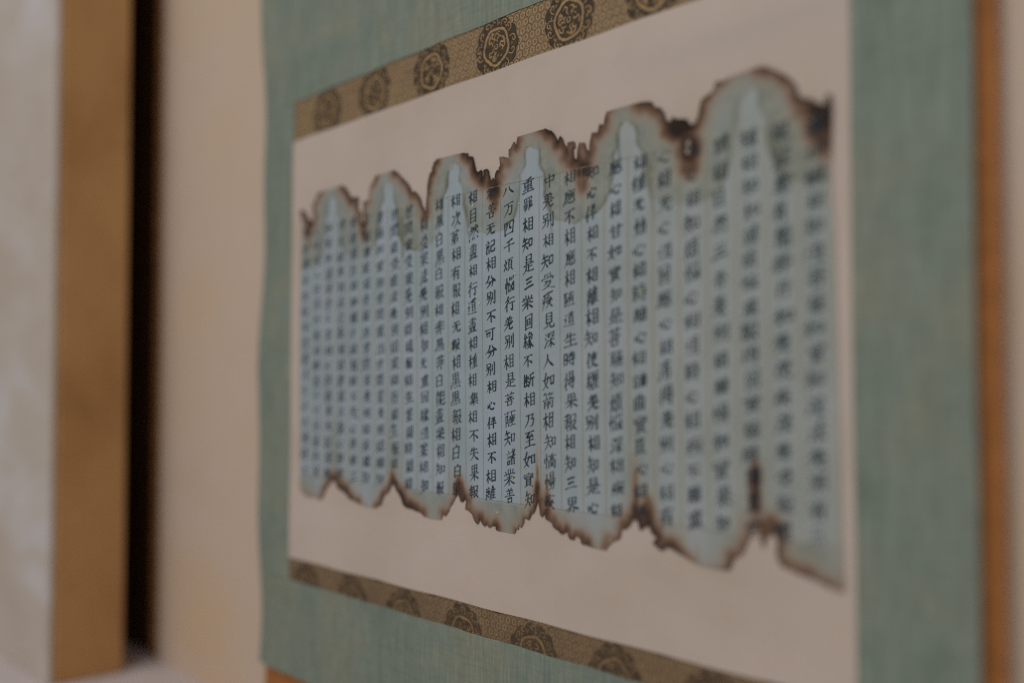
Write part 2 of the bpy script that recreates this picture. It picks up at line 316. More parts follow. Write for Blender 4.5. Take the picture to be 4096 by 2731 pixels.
# ------------------------------------------------------------------ brush characters: strokes in a 100 x 100 box, y down
G0 = {
'木':"5 32 95 27/50 2 50 98/48 32 30 60 8 80/52 34 70 58 96 76",
'目':"18 5 18 97/18 7 82 5/82 5 82 98/18 36 80 35/18 63 80 62/18 92 80 91",
'心':"8 48 14 62 9 76/32 40 34 70 46 86 70 88 82 72/46 18 56 34/74 26 92 46",
'不':"8 14 94 9/52 14 36 42 6 68/50 40 50 97/60 46 92 74",
'善':"30 2 40 13/70 0 60 13/16 20 84 16/22 34 80 31/50 12 50 56/0 55 100 48/30 66 34 98/30 67 72 64/72 64 68 96/33 94 69 92",
'无':"20 10 80 7/6 38 94 33/48 10 42 46 28 74 4 95/58 38 56 76 66 92 86 92 97 76",
'言':"46 2 56 12/5 24 95 19/20 40 80 37/20 55 80 52/22 70 26 97/22 71 78 68/78 68 74 95/26 92 74 90",
'己':"12 8 82 5/82 5 80 46/14 48 80 45/12 46 12 78 26 92 74 92 94 68",
'分':"38 6 26 38 2 60/56 4 72 32 100 54/22 56 76 52/76 52 72 82 58 97/48 56 40 78 14 97",
'別':"12 8 14 38/12 9 50 6/50 6 47 36/14 34 47 32/6 52 54 47/54 47 50 84 38 95/32 36 26 70 2 97/70 16 70 66/92 2 92 92 80 84",
'可':"4 14 97 9/20 34 22 66/20 35 52 32/52 32 49 62/22 60 50 58/76 12 76 92 60 82",
'亻':"66 2 46 36 6 62/46 34 46 98",
'半':"26 6 38 22/76 2 62 20/12 38 88 33/2 62 98 56/50 4 50 98",
'离':"50 0 50 12/8 17 94 12/36 22 62 40/62 22 34 42/16 24 18 48/18 47 82 45/82 24 82 46/8 60 10 98/8 60 92 56/92 56 90 96 78 88/50 46 32 78/32 78 68 74",
'隹':"42 0 26 30 4 50/28 28 28 98/60 4 68 18/28 27 94 22/30 46 90 43/30 66 90 63/28 90 98 86/60 24 60 88",
'八':"32 26 22 56 0 88/56 10 70 52 100 82",
'万':"6 14 96 8/46 36 84 32/84 32 78 80 64 96 52 86/46 14 42 52 8 96",
'四':"8 12 12 94/8 14 94 9/94 9 88 90/36 14 34 44 22 60/60 13 60 48 76 50/12 88 89 84",
'千':"82 3 50 15 22 20/0 50 100 42/50 14 50 100",
'火':"16 30 24 50/84 24 68 46/50 4 46 52 6 97/52 52 70 76 98 94",
'頁':"2 8 98 3/48 8 38 22/20 22 20 76/20 23 82 20/82 20 82 76/20 40 80 39/20 57 80 56/20 74 80 73/34 78 6 99/64 78 96 97",
'忄':"14 34 6 60/50 2 50 98/72 28 90 46",
'凶':"24 2 14 22/52 0 44 22/84 0 74 22/12 34 12 95/12 92 88 89/88 34 88 95/26 46 76 86/74 44 26 88",
'行':"36 2 22 20 4 30/38 28 22 52 0 68/22 48 22 100/52 18 96 14/44 46 100 41/76 44 76 94 60 84",
'差':"30 2 40 14/70 0 60 13/18 21 84 16/20 36 80 32/6 54 96 47/50 12 42 62 2 100/42 62 84 56/58 62 58 88 76 94 97 84",
'是':"26 2 26 46/26 3 76 0/76 0 76 44/26 22 74 21/26 42 74 41/4 57 98 49/50 54 50 88/52 70 82 66/30 62 24 80 2 100/22 80 50 93 100 95",
'艹':"2 54 98 44/30 10 34 90/70 6 64 86",
'立口':"48 2 54 10/18 18 84 14/34 22 42 36/68 20 60 36/0 44 100 37/26 58 30 98/26 59 76 56/76 56 72 96/30 93 73 90",
'口':"16 10 22 96/16 11 86 7/86 7 80 94/22 88 82 85",
'日':"22 4 22 98/22 5 80 2/80 2 80 97/22 48 78 47/22 92 80 91",
'阝':"30 4 30 100/30 6 78 3/78 3 52 30 82 52 62 68 44 60",
'産':"48 0 54 10/12 16 90 12/34 20 42 30/68 18 60 30/6 39 96 33/12 38 10 70 0 98/30 50 90 46/26 66 86 63/56 36 56 94/20 97 100 91",
'矢':"36 2 26 22 6 36/22 24 88 19/0 53 100 46/52 22 46 64 2 99/56 60 92 92",
'者':"16 20 78 16/48 0 48 42/0 47 100 39/86 6 54 44 4 72/26 58 26 99/26 59 80 56/80 56 80 98/26 77 78 76/26 95 80 94",
'業':"36 2 38 28/62 0 60 28/10 12 22 26/90 6 76 26/4 33 98 27/24 47 78 43/2 63 100 55/50 30 50 100/44 62 30 80 4 95/56 62 72 78 98 92",
'重':"76 1 28 13/2 25 98 17/22 34 22 66/22 35 80 32/80 32 80 64/22 50 78 48/22 65 80 63/50 10 50 94/12 81 88 75/0 97 100 90",
'罪':"14 4 16 32/14 5 86 2/86 2 82 31/38 5 38 31/62 4 62 31/16 31 84 29/38 38 38 72 18 99/62 36 62 100/8 49 38 46/6 65 38 62/8 81 38 77/62 46 94 43/62 62 94 59/62 78 96 74",
'三':"18 17 84 10/24 50 78 44/0 90 100 80",
'因':"14 8 16 97/14 9 86 5/86 5 84 96/34 32 36 70/34 33 66 30/66 30 64 68/36 52 64 51/36 69 65 67/16 92 84 89",
'糸':"50 2 22 32 50 34/76 20 20 58 82 54/50 56 50 100/24 66 8 86/74 64 92 84",
'彖':"44 0 30 14/20 15 78 12/78 12 76 28/4 33 96 27/54 32 30 50 4 62/38 46 60 68 52 96 36 90/50 58 26 74 2 84/56 70 30 86 4 99/66 48 86 36/60 54 76 78 100 94",
'断':"10 6 10 92/10 91 54 86/30 10 30 84/12 47 52 42/16 22 24 34/46 20 38 34/30 48 12 72/32 48 50 68/90 2 62 14/62 14 62 56 48 98/64 43 100 37/82 42 82 100",
'乃':"14 12 82 7/82 7 64 40/64 40 88 38/88 38 76 86 58 96/40 12 34 58 4 98",
'至':"8 8 92 3/46 8 22 34 76 28/64 16 84 40/16 60 84 54/50 36 50 90/2 96 100 88",
'女':"46 2 26 60 72 94/74 30 50 70 2 98/0 43 100 34",
'貫':"48 0 54 10/6 17 2 32/6 18 96 13/96 13 84 28/26 28 22 46/26 28 76 25/76 25 74 46/2 39 100 34/22 47 74 45/28 53 28 85/28 53 74 51/74 51 74 85/28 63 72 62/28 73 72 72/28 84 74 82/40 87 8 100/60 87 94 99",
'中':"12 26 18 60/12 27 90 22/90 22 82 58/18 56 84 53/50 2 50 100",
'愛':"76 1 24 12/20 16 30 26/48 14 52 25/82 12 70 25/6 32 2 44/6 34 96 29/96 29 86 41/28 44 34 53/44 42 48 54 72 52/46 52 18 78/42 62 76 59/76 59 52 86 4 100/42 72 66 88 100 98",
'疒':"54 0 58 10/12 17 100 11/22 16 20 60 0 100/2 34 12 46/0 64 18 54",
'疑':"50 2 18 16/16 14 16 40 80 38/22 26 76 24/78 24 78 40/4 51 96 46/50 40 46 66 6 98/30 54 36 66/50 66 100 100/66 52 60 66",
'見':"24 4 24 66/24 5 76 2/76 2 76 66/24 24 74 23/24 44 74 43/24 64 76 63/38 66 30 86 2 100/60 66 58 88 70 95 96 92 98 76",
'氵':"40 6 70 20/18 34 52 48/6 96 40 80 74 56",
'罙':"8 10 4 30/8 12 94 7/94 7 84 25/34 18 14 42/64 16 70 34 90 34/2 59 98 53/50 38 50 100/46 58 30 78 4 94/54 58 70 76 98 92",
'入':"46 4 36 50 0 94/40 18 60 58 100 92",
'箭':"22 1 6 19/16 12 44 9/28 12 32 23/68 0 54 17/62 10 96 7/76 10 82 21/30 30 38 39/74 27 60 38/0 47 100 40/18 56 14 99/18 57 48 54/48 54 48 97 38 91/18 68 46 67/18 80 46 79/66 56 66 82/88 50 88 97 76 90",
'喬':"50 0 50 14/6 21 94 15/34 26 34 42/34 27 68 24/68 24 66 41/34 41 67 40/12 53 10 99/12 53 90 49/90 49 88 97 76 92/36 66 36 86/36 67 66 64/66 64 64 85/36 84 65 83",
'曼':"28 2 28 32/28 3 74 0/74 0 74 31/28 16 72 15/28 31 74 30/8 40 10 62/8 41 94 37/94 37 90 60/36 40 36 60/64 39 64 60/10 62 92 58/22 71 80 67/80 67 74 94 56 99/44 68 38 86 6 99",
'應':"52 0 56 8/14 15 98 9/20 14 18 60 0 100/34 24 26 46/30 36 30 64/46 20 40 34/44 30 44 64/66 16 70 24/46 32 96 27/46 44 92 41/46 54 92 51/46 65 96 61/68 30 68 62/28 76 24 92/42 72 48 93 82 95 88 82/56 70 66 81/86 70 98 86",
'有':"4 19 96 12/50 2 36 36 2 64/32 38 32 100/32 39 78 35/78 35 78 96 66 88/32 56 76 55/32 73 76 71",
'辵':"14 12 24 24/2 44 22 41/22 41 12 72/0 84 40 90 100 93",
'首':"40 2 52 14/80 0 66 14/8 21 100 15/62 16 50 32/36 34 36 98/36 35 88 32/88 32 88 98/36 56 86 55/36 76 86 75/36 96 88 95",
'生':"28 6 20 30 2 48/22 29 88 23/52 4 52 92/14 62 84 56/2 96 100 88",
'寺':"16 16 86 11/50 0 50 30/0 37 100 30/2 60 100 53/72 38 72 94 56 84/22 66 38 82",
'彳':"72 2 50 20 6 38/74 28 46 56 0 74/46 52 46 100",
'㝵':"24 2 24 36/24 3 78 0/78 0 78 35/24 19 76 18/24 35 78 34/6 47 98 41/0 64 100 57/74 48 74 96 58 86/26 70 42 85",
'果':"22 6 22 48/22 7 78 4/78 4 78 46/22 26 76 25/22 47 78 45/2 61 100 54/50 6 50 100/46 60 28 80 4 94/54 60 72 78 98 90",
'幸':"48 2 48 100/14 17 86 12/2 35 98 29/30 40 38 51/70 38 60 51/8 59 92 54/10 78 90 72",
'又':"12 14 14 98/12 15 84 11/84 11 80 38 60 42/20 52 86 47/86 47 56 80 12 100/30 56 62 82 100 98",
'界':"20 4 22 46/20 5 82 2/82 2 78 45/50 4 50 45/21 25 79 24/22 45 79 44/46 50 30 70 0 84/54 50 70 66 100 80/38 70 34 86 18 100/62 70 62 100",
'吏':"4 16 98 11/22 28 24 50/22 29 80 25/80 25 76 49/24 49 77 48/52 2 50 50 34 78 0 100/18 56 50 82 100 98",
'厘':"10 6 96 2/14 6 12 60 0 100/34 18 34 52/34 19 88 16/88 16 88 52/34 35 86 34/34 51 88 50/60 18 60 92/32 71 90 67/18 96 100 89",
'次':"8 16 26 28/4 76 32 50/54 4 48 28 32 46/50 25 92 19/92 19 80 40/66 36 58 72 26 100/64 56 78 80 100 96",
'弟':"16 14 80 9/80 9 80 30/18 32 80 28/18 32 14 56/14 56 88 50/88 50 82 82 70 84/50 0 50 100/48 52 30 80 6 96",
'黒':"22 4 22 42/22 5 78 2/78 2 78 41/22 23 76 22/22 41 78 40/50 4 50 74/12 57 88 52/2 76 100 69/10 82 2 98/36 84 42 97/58 83 66 96/80 80 98 96",
'白':"58 0 42 16/20 18 22 98/20 19 82 15/82 15 80 96/22 54 80 53/22 92 80 91",
'然':"34 4 22 28 2 44/30 16 56 13/56 13 40 44 4 68/24 28 38 38/54 28 100 22/74 4 72 36 44 68/76 32 100 64/80 6 94 18/12 76 2 96/36 78 42 94/58 77 66 93/82 74 100 94",
'盡':"24 8 78 4/10 21 94 15/24 33 78 28/50 0 50 48/10 47 92 41/12 54 18 64/36 52 42 63/62 50 58 62/88 49 76 61/20 68 22 95/20 69 80 65/80 65 78 94/40 68 40 94/60 67 60 94/0 98 100 91",
'禾':"76 1 24 14/2 33 98 26/50 12 50 100/46 34 28 58 2 76/54 36 70 54 97 68",
'失':"30 6 20 26 4 38/24 25 86 19/2 52 98 45/50 2 48 50 34 78 2 100/54 52 70 78 100 98",
'去':"18 20 84 15/50 0 50 46/0 49 100 42/44 50 18 88 78 80/62 66 88 96",
'受':"76 1 24 12/20 16 30 27/48 14 52 25/82 12 70 25/6 34 2 50/6 36 96 31/96 31 84 47/20 57 80 52/80 52 52 84 4 100/32 62 62 84 100 98",
'世':"0 37 100 29/20 14 22 92/50 8 50 66/78 6 78 64/50 66 78 64/22 92 88 87",
'間':"8 6 8 100/8 7 42 4/42 4 42 36/8 21 42 20/8 36 42 35/58 5 92 2/92 2 92 96 80 88/58 5 58 36/58 20 90 19/58 35 90 34/32 50 32 84/32 51 66 49/66 49 66 84/32 67 66 66/32 84 66 82",
'出':"50 4 50 92/18 18 18 46/18 46 82 43/84 14 84 46/6 60 6 93/6 93 94 89/94 56 94 94",
'非':"38 4 38 62 14 100/62 2 62 100/6 21 38 18/4 45 38 41/6 70 38 66/62 18 96 14/62 42 96 38/62 66 98 61",
'直':"10 15 92 9/50 0 48 22/28 26 28 82/28 27 74 24/74 24 74 82/28 44 72 43/28 62 72 61/28 80 74 79/4 98 100 90",
'甘':"0 35 100 27/26 8 28 96/74 6 72 94/28 58 72 56/28 92 72 90",
'曲':"14 24 16 96/14 25 86 21/86 21 84 95/38 4 38 92/62 4 62 92/16 58 84 56/16 92 84 90",
'台':"44 2 22 38 72 33/62 16 84 42/24 56 26 97/24 57 80 53/80 53 76 94/26 91 78 88",
'能':"28 2 10 26 46 20/38 10 50 26/12 36 12 100/12 37 44 34/44 34 44 97/12 56 44 55/12 74 44 73/60 4 60 36 94 38 97 24/92 8 62 22/60 54 60 92 94 93 98 76/94 56 62 74",
}
# how whole characters are put together: part, x0, y0, x1, y1
COMP = {
'相':"木 0 0 48 100 目 52 6 100 94",'記':"言 0 2 48 100 己 50 10 100 96",'伴':"亻 0 0 40 100 半 34 2 100 98",'離':"离 0 2 50 100 隹 48 0 100 98",
'煩':"火 0 4 46 98 頁 44 0 100 100",'惱':"忄 0 0 34 100 凶 34 2 100 96",'菩':"艹 0 0 100 30 立口 0 28 100 100",'薩':"艹 0 0 100 26 阝 4 28 40 100 産 36 26 100 100",
'知':"矢 0 0 60 100 口 58 22 100 80",'諸':"言 0 4 46 100 者 42 0 100 100",'縁':"糸 0 4 44 96 彖 38 0 100 100",'如':"女 0 4 62 98 口 60 24 100 78",
'實':"貫 0 0 100 100",'癡':"疒 0 0 100 100 疑 28 20 100 98",'深':"氵 0 4 36 98 罙 34 2 100 98",'憍':"忄 0 0 32 100 喬 32 0 100 100",'慢':"忄 0 0 32 100 曼 32 0 100 100",
'随':"阝 0 0 36 98 有 38 0 96 76 辵 24 22 100 100",'道':"首 30 0 96 80 辵 0 2 100 100",'時':"日 0 8 36 90 寺 36 0 100 100",'得':"彳 0 0 38 100 㝵 36 0 100 100",
'報':"幸 0 0 56 100 又 46 0 100 100",'使':"亻 0 0 36 100 吏 30 0 100 100",'纏':"糸 0 2 42 98 厘 42 0 100 100",'第':"艹 0 0 100 30 弟 8 26 92 100",
'種':"禾 0 0 44 100 重 42 2 100 98",'集':"隹 8 0 92 64 木 4 56 96 100",'法':"氵 0 2 36 98 去 34 0 100 98",'自':"目 10 4 90 96",'始':"女 0 2 50 98 台 48 2 100 98",
'諂':"言 0 2 46 100 曲 48 4 100 98",'疾':"疒 0 0 100 100 矢 28 22 100 98",'現':"木 0 10 42 96 見 44 0 100 100",'清':"氵 0 2 34 98 有 34 0 100 98",
}
COLUMNS = [   # from the left edge of the sheet to its right edge
"知諸業集煩惱相使纏道生法受種種無","心相深入世間行報相離盡不可因縁黒業",
"如實知諸業善不善相心伴相集無記業報","道生相差別法受果報相非業自盡心知時","世間業行相如種子法報相不失心伴相三","白報集業相受相出世間業差別相因縁知",
"善薩如實知世間業出世間業差別相離知","世間相受業法差別相業相行相生報相八","世間業受業差別相現報相生業相時相相","相相受業法差別相知无量因縁起業相知",
"相黒白黒白報相非黒非白能盡業相知報","相次第相有報相无報相黒黒報相白白報","相自然盡相行道盡相種相集相不失果報","不善无記相分別不可分別相心伴相不相離",
"八万四千煩惱行差別相是菩薩知諸業善","重罪相知是三業因縁不断相乃至如實知","中差別相知愛癡見深入如箭相知憍慢癡","相應不相應相随道生時得果報相知三界",
"知心伴相不相離相知使纏差別相知是心","應心相甘如實知是菩薩知煩惱深相疾相","相種无始心相時離心相諂曲實直心相随","心相无心道因應心相清得差別心相有",
"業心相知煩惱心相道時心相疾不離重","諸相自然三善差別相離慢如實果知","種相知如諸煩惱重報得因實薩離間直世","報法應有能非行如差使癡深應受報能","業煩惱相知道菩薩如實知深法差別有三",
]
COLUMNS = COLUMNS[:27]
# ------------------------------------------------------------------ the hanging scroll
scroll = bpy.data.objects.new("hanging_scroll", None)
scroll.empty_display_size = 0.05
col.objects.link(scroll)
tag(scroll, "green silk hanging scroll with a charred grey sutra sheet pasted on pale paper", "hanging scroll")

BX0, BX1 = -0.2832, 0.2382
def fray(x, z, u, v):
    return (0.0003 * math.sin(z * 130 + x * 9), 0.0003 * math.sin(x * 90 + 1.3) + 0.00015 * math.sin(x * 310))
sheet("brown_silk", -0.333, 0.3040, -0.2985, 0.46, 0.0052, M['brown'], scroll, 30, 40)
sheet("green_panel", -0.3370, 0.2950, 0.2402, 0.46, 0.0, M['green'], scroll, 90, 40, edge=fray)
sheet("green_panel", -0.3370, 0.2950, -0.2480, -0.1678, 0.0, M['green'], scroll, 90, 24, edge=fray)
sheet("green_strip", -0.3370, BX0, -0.1676, 0.2400, 0.0001, M['green'], scroll, 16, 90)
sheet("green_strip", BX1, 0.2950, -0.1676, 0.2400, 0.0001, M['green'], scroll, 20, 90)
sheet("mount_paper", BX0 + .0001, BX1 - .0001, -0.1492, 0.2062, 0.0, M['paper'], scroll, 90, 70, edge=lambda x, z, u, v: (0, 0.0003 * math.sin(x * 70)))

class Rib:
    """collects flat ribbons and patches lying on the scroll"""
    def __init__(s): s.V = []; s.F = []; s.M = []
    def quad(s, pts, y, mi=0):
        b = len(s.V)
        s.V += [(p[0], y - wave(p[0], p[1]), p[1]) for p in pts]
        s.F.append(tuple(range(b, b + len(pts)))); s.M.append(mi)
    def ribbon(s, pts, widths, y, mi=0, cap=True):
        n = len(pts); L = []; R = []
        for i in range(n):
            a = pts[max(0, i - 1)]; c = pts[min(n - 1, i + 1)]
            dx, dz = c[0] - a[0], c[1] - a[1]; l = math.hypot(dx, dz) or 1e-9
            nx, nz = -dz / l, dx / l; w = widths[i] * 0.5
            L.append((pts[i][0] + nx * w, pts[i][1] + nz * w)); R.append((pts[i][0] - nx * w, pts[i][1] - nz * w))
        b = len(s.V)
        for i in range(n):
            for q in (L[i], R[i]): s.V.append((q[0], y - wave(q[0], q[1]), q[1]))
        for i in range(n - 1):
            s.F.append((b + 2 * i, b + 2 * i + 1, b + 2 * i + 3, b + 2 * i + 2)); s.M.append(mi)
        if cap:
            for i, sg in ((0, -1), (n - 1, 1)):
                a = pts[i]; o = pts[1] if i == 0 else pts[n - 2]
                dx, dz = a[0] - o[0], a[1] - o[1]; l = math.hypot(dx, dz) or 1e-9
                t = (a[0] + dx / l * widths[i] * 0.42, a[1] + dz / l * widths[i] * 0.42)
                k = len(s.V); s.V.append((t[0], y - wave(*t), t[1]))
                s.F.append((b + 2 * i, b + 2 * i + 1, k)); s.M.append(mi)
    def make(s, name, mats, parent):
        # faces look towards the room
        o = mesh_obj(name, s.V, s.F, None, parent, mats=mats, face_mats=s.M)
        return o

def hexagons(z0, z1, parent):
    r = Rib(); R = 0.00335; row = R * 1.5; cw = R * math.sqrt(3)
    i = 0; x = BX0
    while x < BX1 + cw:
        zc = z0 - R
        k = 0
        while zc < z1 + R:
            ox = x + (cw / 2 if k % 2 else 0) + rng.gauss(0, 0.0002); oz = zc + rng.gauss(0, 0.0002)
            pts = [(ox + math.sin(math.pi / 3 * j) * R * 0.96, oz + math.cos(math.pi / 3 * j) * R * 0.96) for j in range(6)]
            inn = [(ox + math.sin(math.pi / 3 * j) * R * 0.81, oz + math.cos(math.pi / 3 * j) * R * 0.81) for j in range(6)]
            for j in range(6):
                r.quad([pts[j], pts[(j + 1) % 6], inn[(j + 1) % 6], inn[j]], 0.00052)
            a = R * rng.uniform(0.34, 0.42); b = a * 0.45
            d0 = [(ox + math.sin(math.pi / 2 * j) * a * 0.8, oz + math.cos(math.pi / 2 * j) * a * 1.1) for j in range(4)]
            d1 = [(ox + math.sin(math.pi / 2 * j) * b * 0.8, oz + math.cos(math.pi / 2 * j) * b * 1.1) for j in range(4)]
            for j in range(4):
                r.quad([d0[j], d0[(j + 1) % 4], d1[(j + 1) % 4], d1[j]], 0.00052)
            zc += row; k += 1
        x += cw
    o = r.make("hexagon_weave", [M['hexline']], parent)
    tag(o, kind="stuff")

def medallion(cx, cz, parent, seed, low=False):
    q = random.Random(seed); r = Rib()
    N = 96; ph = q.uniform(0, 6.28)
    out = []
    for i in range(N):
        t = 2 * math.pi * i / N
        rad = 0.0188 + 0.0021 * abs(math.sin(t * 6 + ph)) ** 0.7 + 0.0007 * math.sin(t * 3 + ph * 2) + q.gauss(0, 0.00022)
        out.append((cx + math.sin(t) * rad * 1.03, cz + math.cos(t) * rad))
    for i in range(N):
        r.quad([(cx, cz), out[i], out[(i + 1) % N]], 0.00046, 0)
    def curve(pts, w, y=0.00038):
        # Catmull-Rom through pts
        P = [pts[0]] + pts + [pts[-1]]; C = []
        for i in range(1, len(P) - 2):
            for s in range(5):
                t = s / 5
                C.append(tuple(0.5 * ((2 * P[i][k]) + (-P[i-1][k] + P[i+1][k]) * t + (2*P[i-1][k] - 5*P[i][k] + 4*P[i+1][k] - P[i+2][k]) * t*t
                         + (-P[i-1][k] + 3*P[i][k] - 3*P[i+1][k] + P[i+2][k]) * t*t*t) for k in (0, 1)))
        C.append(pts[-1])
        W = [w * (0.55 + 0.45 * math.sin(math.pi * i / (len(C) - 1))) * q.uniform(0.85, 1.15) for i in range(len(C))]
        r.ribbon(C, W, y, 1)
    pol = lambda rr, t: (cx + math.sin(t) * rr, cz + math.cos(t) * rr)
    # the wavering gold ring
    ring = [pol(0.0121 + 0.00045 * math.sin(t * 5 + ph) + q.gauss(0, .00010), t) for t in [2 * math.pi * i / 64 for i in range(65)]]
    ring[-1] = ring[0]
    r.ribbon(ring, [0.0018 * q.uniform(0.75, 1.2) for _ in ring], 0.00042, 1, cap=False)
    # cloud curls round the ring
    n = 13
    for i in range(n):
        t = 2 * math.pi * i / n + q.uniform(-.08, .08); sgn = 1 if i % 2 else -1
        curve([pol(0.0142, t - .12 * sgn), pol(0.0176, t - .10 * sgn), pol(0.0189, t + .06 * sgn), pol(0.0176, t + .14 * sgn), pol(0.0163, t + .08 * sgn), pol(0.0168, t + .02 * sgn)], 0.00082)
        if q.random() < .8:
            curve([pol(0.0150, t + .16), pol(0.0160, t + .22), pol(0.0150, t + .28)], 0.0006)
    # swirling leaves inside the ring
    for i in range(9):
        t = 2 * math.pi * i / 9 + q.uniform(-.2, .2); r0 = q.uniform(.0030, .0045); s = q.choice((-1, 1))
        curve([pol(r0, t), pol(r0 + .002, t + .35 * s), pol(r0 + .0042, t + .15 * s), pol(r0 + .0055, t + .4 * s), pol(r0 + .0048, t + .65 * s)], q.uniform(.0008, .0013))
    for i in range(16):
        t = q.uniform(0, 6.28); rr = q.uniform(.0035, .0098)
        curve([pol(rr, t), pol(rr + .0009, t + .12), pol(rr + .0003, t + .25)], .0007)
    curve([pol(.0016, a) for a in (0, 1.2, 2.4, 3.6, 4.8, 5.8)], .0009)
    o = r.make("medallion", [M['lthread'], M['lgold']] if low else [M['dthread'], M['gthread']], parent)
    return o

top = sheet("brocade_band", BX0 - .001, BX1 + .001, 0.2040, 0.2425, 0.0006, M['brocade'], scroll, 80, 3)
tag(top, "upper brocade band with whole medallions")
hexagons(0.2045, 0.242, top)
for k, x in enumerate((-0.2985 + 0.0, -0.2290, -0.1596, -0.0870, -0.0160, 0.0518, 0.1185, 0.1880, 0.2570)):
    if -0.28 < x < 0.24: medallion(x, 0.2221, top, 20 + k)
bot = sheet("brocade_band", BX0 - .001, BX1 + .001, -0.1700, -0.1470, 0.0006, M['brocade'], scroll, 80, 3)
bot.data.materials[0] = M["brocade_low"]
tag(bot, "narrower lower brocade band that shows only medallion tops")
hexagons(-0.170, -0.147, bot)
for k, x in enumerate((-0.2560, -0.1870, -0.1190, -0.0505, 0.0190, 0.0875, 0.1560, 0.2240)):
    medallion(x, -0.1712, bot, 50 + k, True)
r = Rib()        # the lower rims of the next row of medallions, cut by the paper
for k in range(8):
    x = -0.2215 + 0.0688 * k
    pts = [(x + 0.0195 * math.sin(t), -0.1305 - 0.0200 * math.cos(t)) for t in [(-0.55 + 1.1 * i / 12) for i in range(13)]]
    for i in range(12):
        r.quad([pts[i], pts[i + 1], (pts[i + 1][0], -0.147), (pts[i][0], -0.147)], 0.00044)
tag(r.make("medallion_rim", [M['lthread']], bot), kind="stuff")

# ------------------------------------------------------------------ the burnt sutra sheet
OUT = np.array(OUTLINE, float).reshape(-1, 3); OUT[:, :2] *= 1e-4; OUT[:, 2] *= 0.01
q = random.Random(3)
P = []; Wt = []
for i in range(len(OUT)):
    a, b = OUT[i], OUT[(i + 1) % len(OUT)]
    L = math.hypot(*(b - a)[:2]); n = max(1, int(L / 0.0008))
    d = (b - a)[:2] / max(L, 1e-9); nr = np.array([-d[1], d[0]])
    for k in range(n):
        t = k / n; w = a[2] + (b[2] - a[2]) * t
        j = 0.0 if k == 0 else q.gauss(0, 0.00009) * min(1, w * 1.3)
        p = a[:2] + (b - a)[:2] * t + nr * max(-0.0005, min(0.0005, j))
        P.append(p); Wt.append(w)
P = np.array(P); Wt = np.array(Wt)
HL = [np.array((a * 1e-4, b * 1e-4)) for a, b in HOLE]
H = []
for i in range(len(HL)):
    a, b = HL[i], HL[(i + 1) % len(HL)]
    n = max(1, int(np.hypot(*(b - a)) / 0.001))
    for k in range(n): H.append(a + (b - a) * k / n)
H = np.array(H)

def inside(pts, poly):
    x, y = pts[:, 0], pts[:, 1]; r = np.zeros(len(pts), bool)
    n = len(poly)
    for i in range(n):
        x0, y0 = poly[i]; x1, y1 = poly[i - 1]
        c = (y0 > y) != (y1 > y)
        if not c.any(): continue
        xi = (x1 - x0) * (y - y0) / (y1 - y0 + 1e-15) + x0
        r ^= c & (x < xi)
    return r
def near(pts, poly, wts):
    """largest scorch value over the outline, and the plain distance"""
    dmin = np.full(len(pts), 9.0); ch = np.zeros(len(pts))
    for s in range(0, len(pts), 4000):
        q_ = pts[s:s + 4000]
        d = np.hypot(q_[:, 0:1] - poly[None, :, 0], q_[:, 1:2] - poly[None, :, 1])
        dmin[s:s + 4000] = d.min(1)
        k = wts[None] * np.exp(-(d / 0.0067) ** 1.15)
        ch[s:s + 4000] = k.max(1)
    return dmin, ch
g = 0.00125
gx, gz = np.meshgrid(np.arange(P[:, 0].min(), P[:, 0].max(), g), np.arange(P[:, 1].min(), P[:, 1].max(), g))
Q = np.stack([gx.ravel(), gz.ravel()], 1) + nrng.uniform(-.0003, .0003, (gx.size, 2))
Q = Q[inside(Q, P) & ~inside(Q, H)]
dd, _ = near(Q, np.concatenate([P, H]), np.ones(len(P) + len(H)))
Q = Q[dd > 0.0006]
allp = np.concatenate([P, H, Q])
nP, nH = len(P), len(H)
edges = [(i, (i + 1) % nP) for i in range(nP)] + [(nP + i, nP + (i + 1) % nH) for i in range(nH)]
res = geometry.delaunay_2d_cdt([Vector(p) for p in allp], edges, [], 0, 1e-7)
V2 = np.array([tuple(v) for v in res[0]]); T2 = np.array(res[2])
cen = V2[T2].mean(1)
T2 = T2[inside(cen, P) & ~inside(cen, H)]
dist, char = near(V2, np.concatenate([P, H]), np.concatenate([Wt, np.ones(nH)]))
nz_ = lambda x, z, s, o=0.0: np.array([noise.noise(Vector((a * s + o, b * s, o * 1.7))) for a, b in zip(x, z)])
X, Z = V2[:, 0], V2[:, 1]
n1 = nz_(X, Z, 60); n2 = nz_(X, Z, 170, 3.1)
nl_ = nz_(X, Z, 33, 9.2)
flank = np.sin((X - 0.0197) / 0.0800 * 2 * np.pi)       # the flank on one side of every fold burnt harder
char = char * (0.73 + 0.10 * flank + 0.36 * nl_ + 0.22 * n2)
hot = np.zeros(len(X))
for k in range(0, len(BLOBS)):
    bx, bz, rx, rz, st = BLOBS[k]
    d = np.hypot((X - bx * 1e-4 + .0012 * n1) / (rx * 1e-4), (Z - bz * 1e-4) / (rz * 1e-4))
    hot = np.maximum(hot, st * 0.01 * np.exp(-(d * 0.95) ** 2.2) * (1 + 0.25 * n2))
char = np.clip(np.maximum(char, hot) + 0.35 * np.minimum(char, hot), 0, 1)
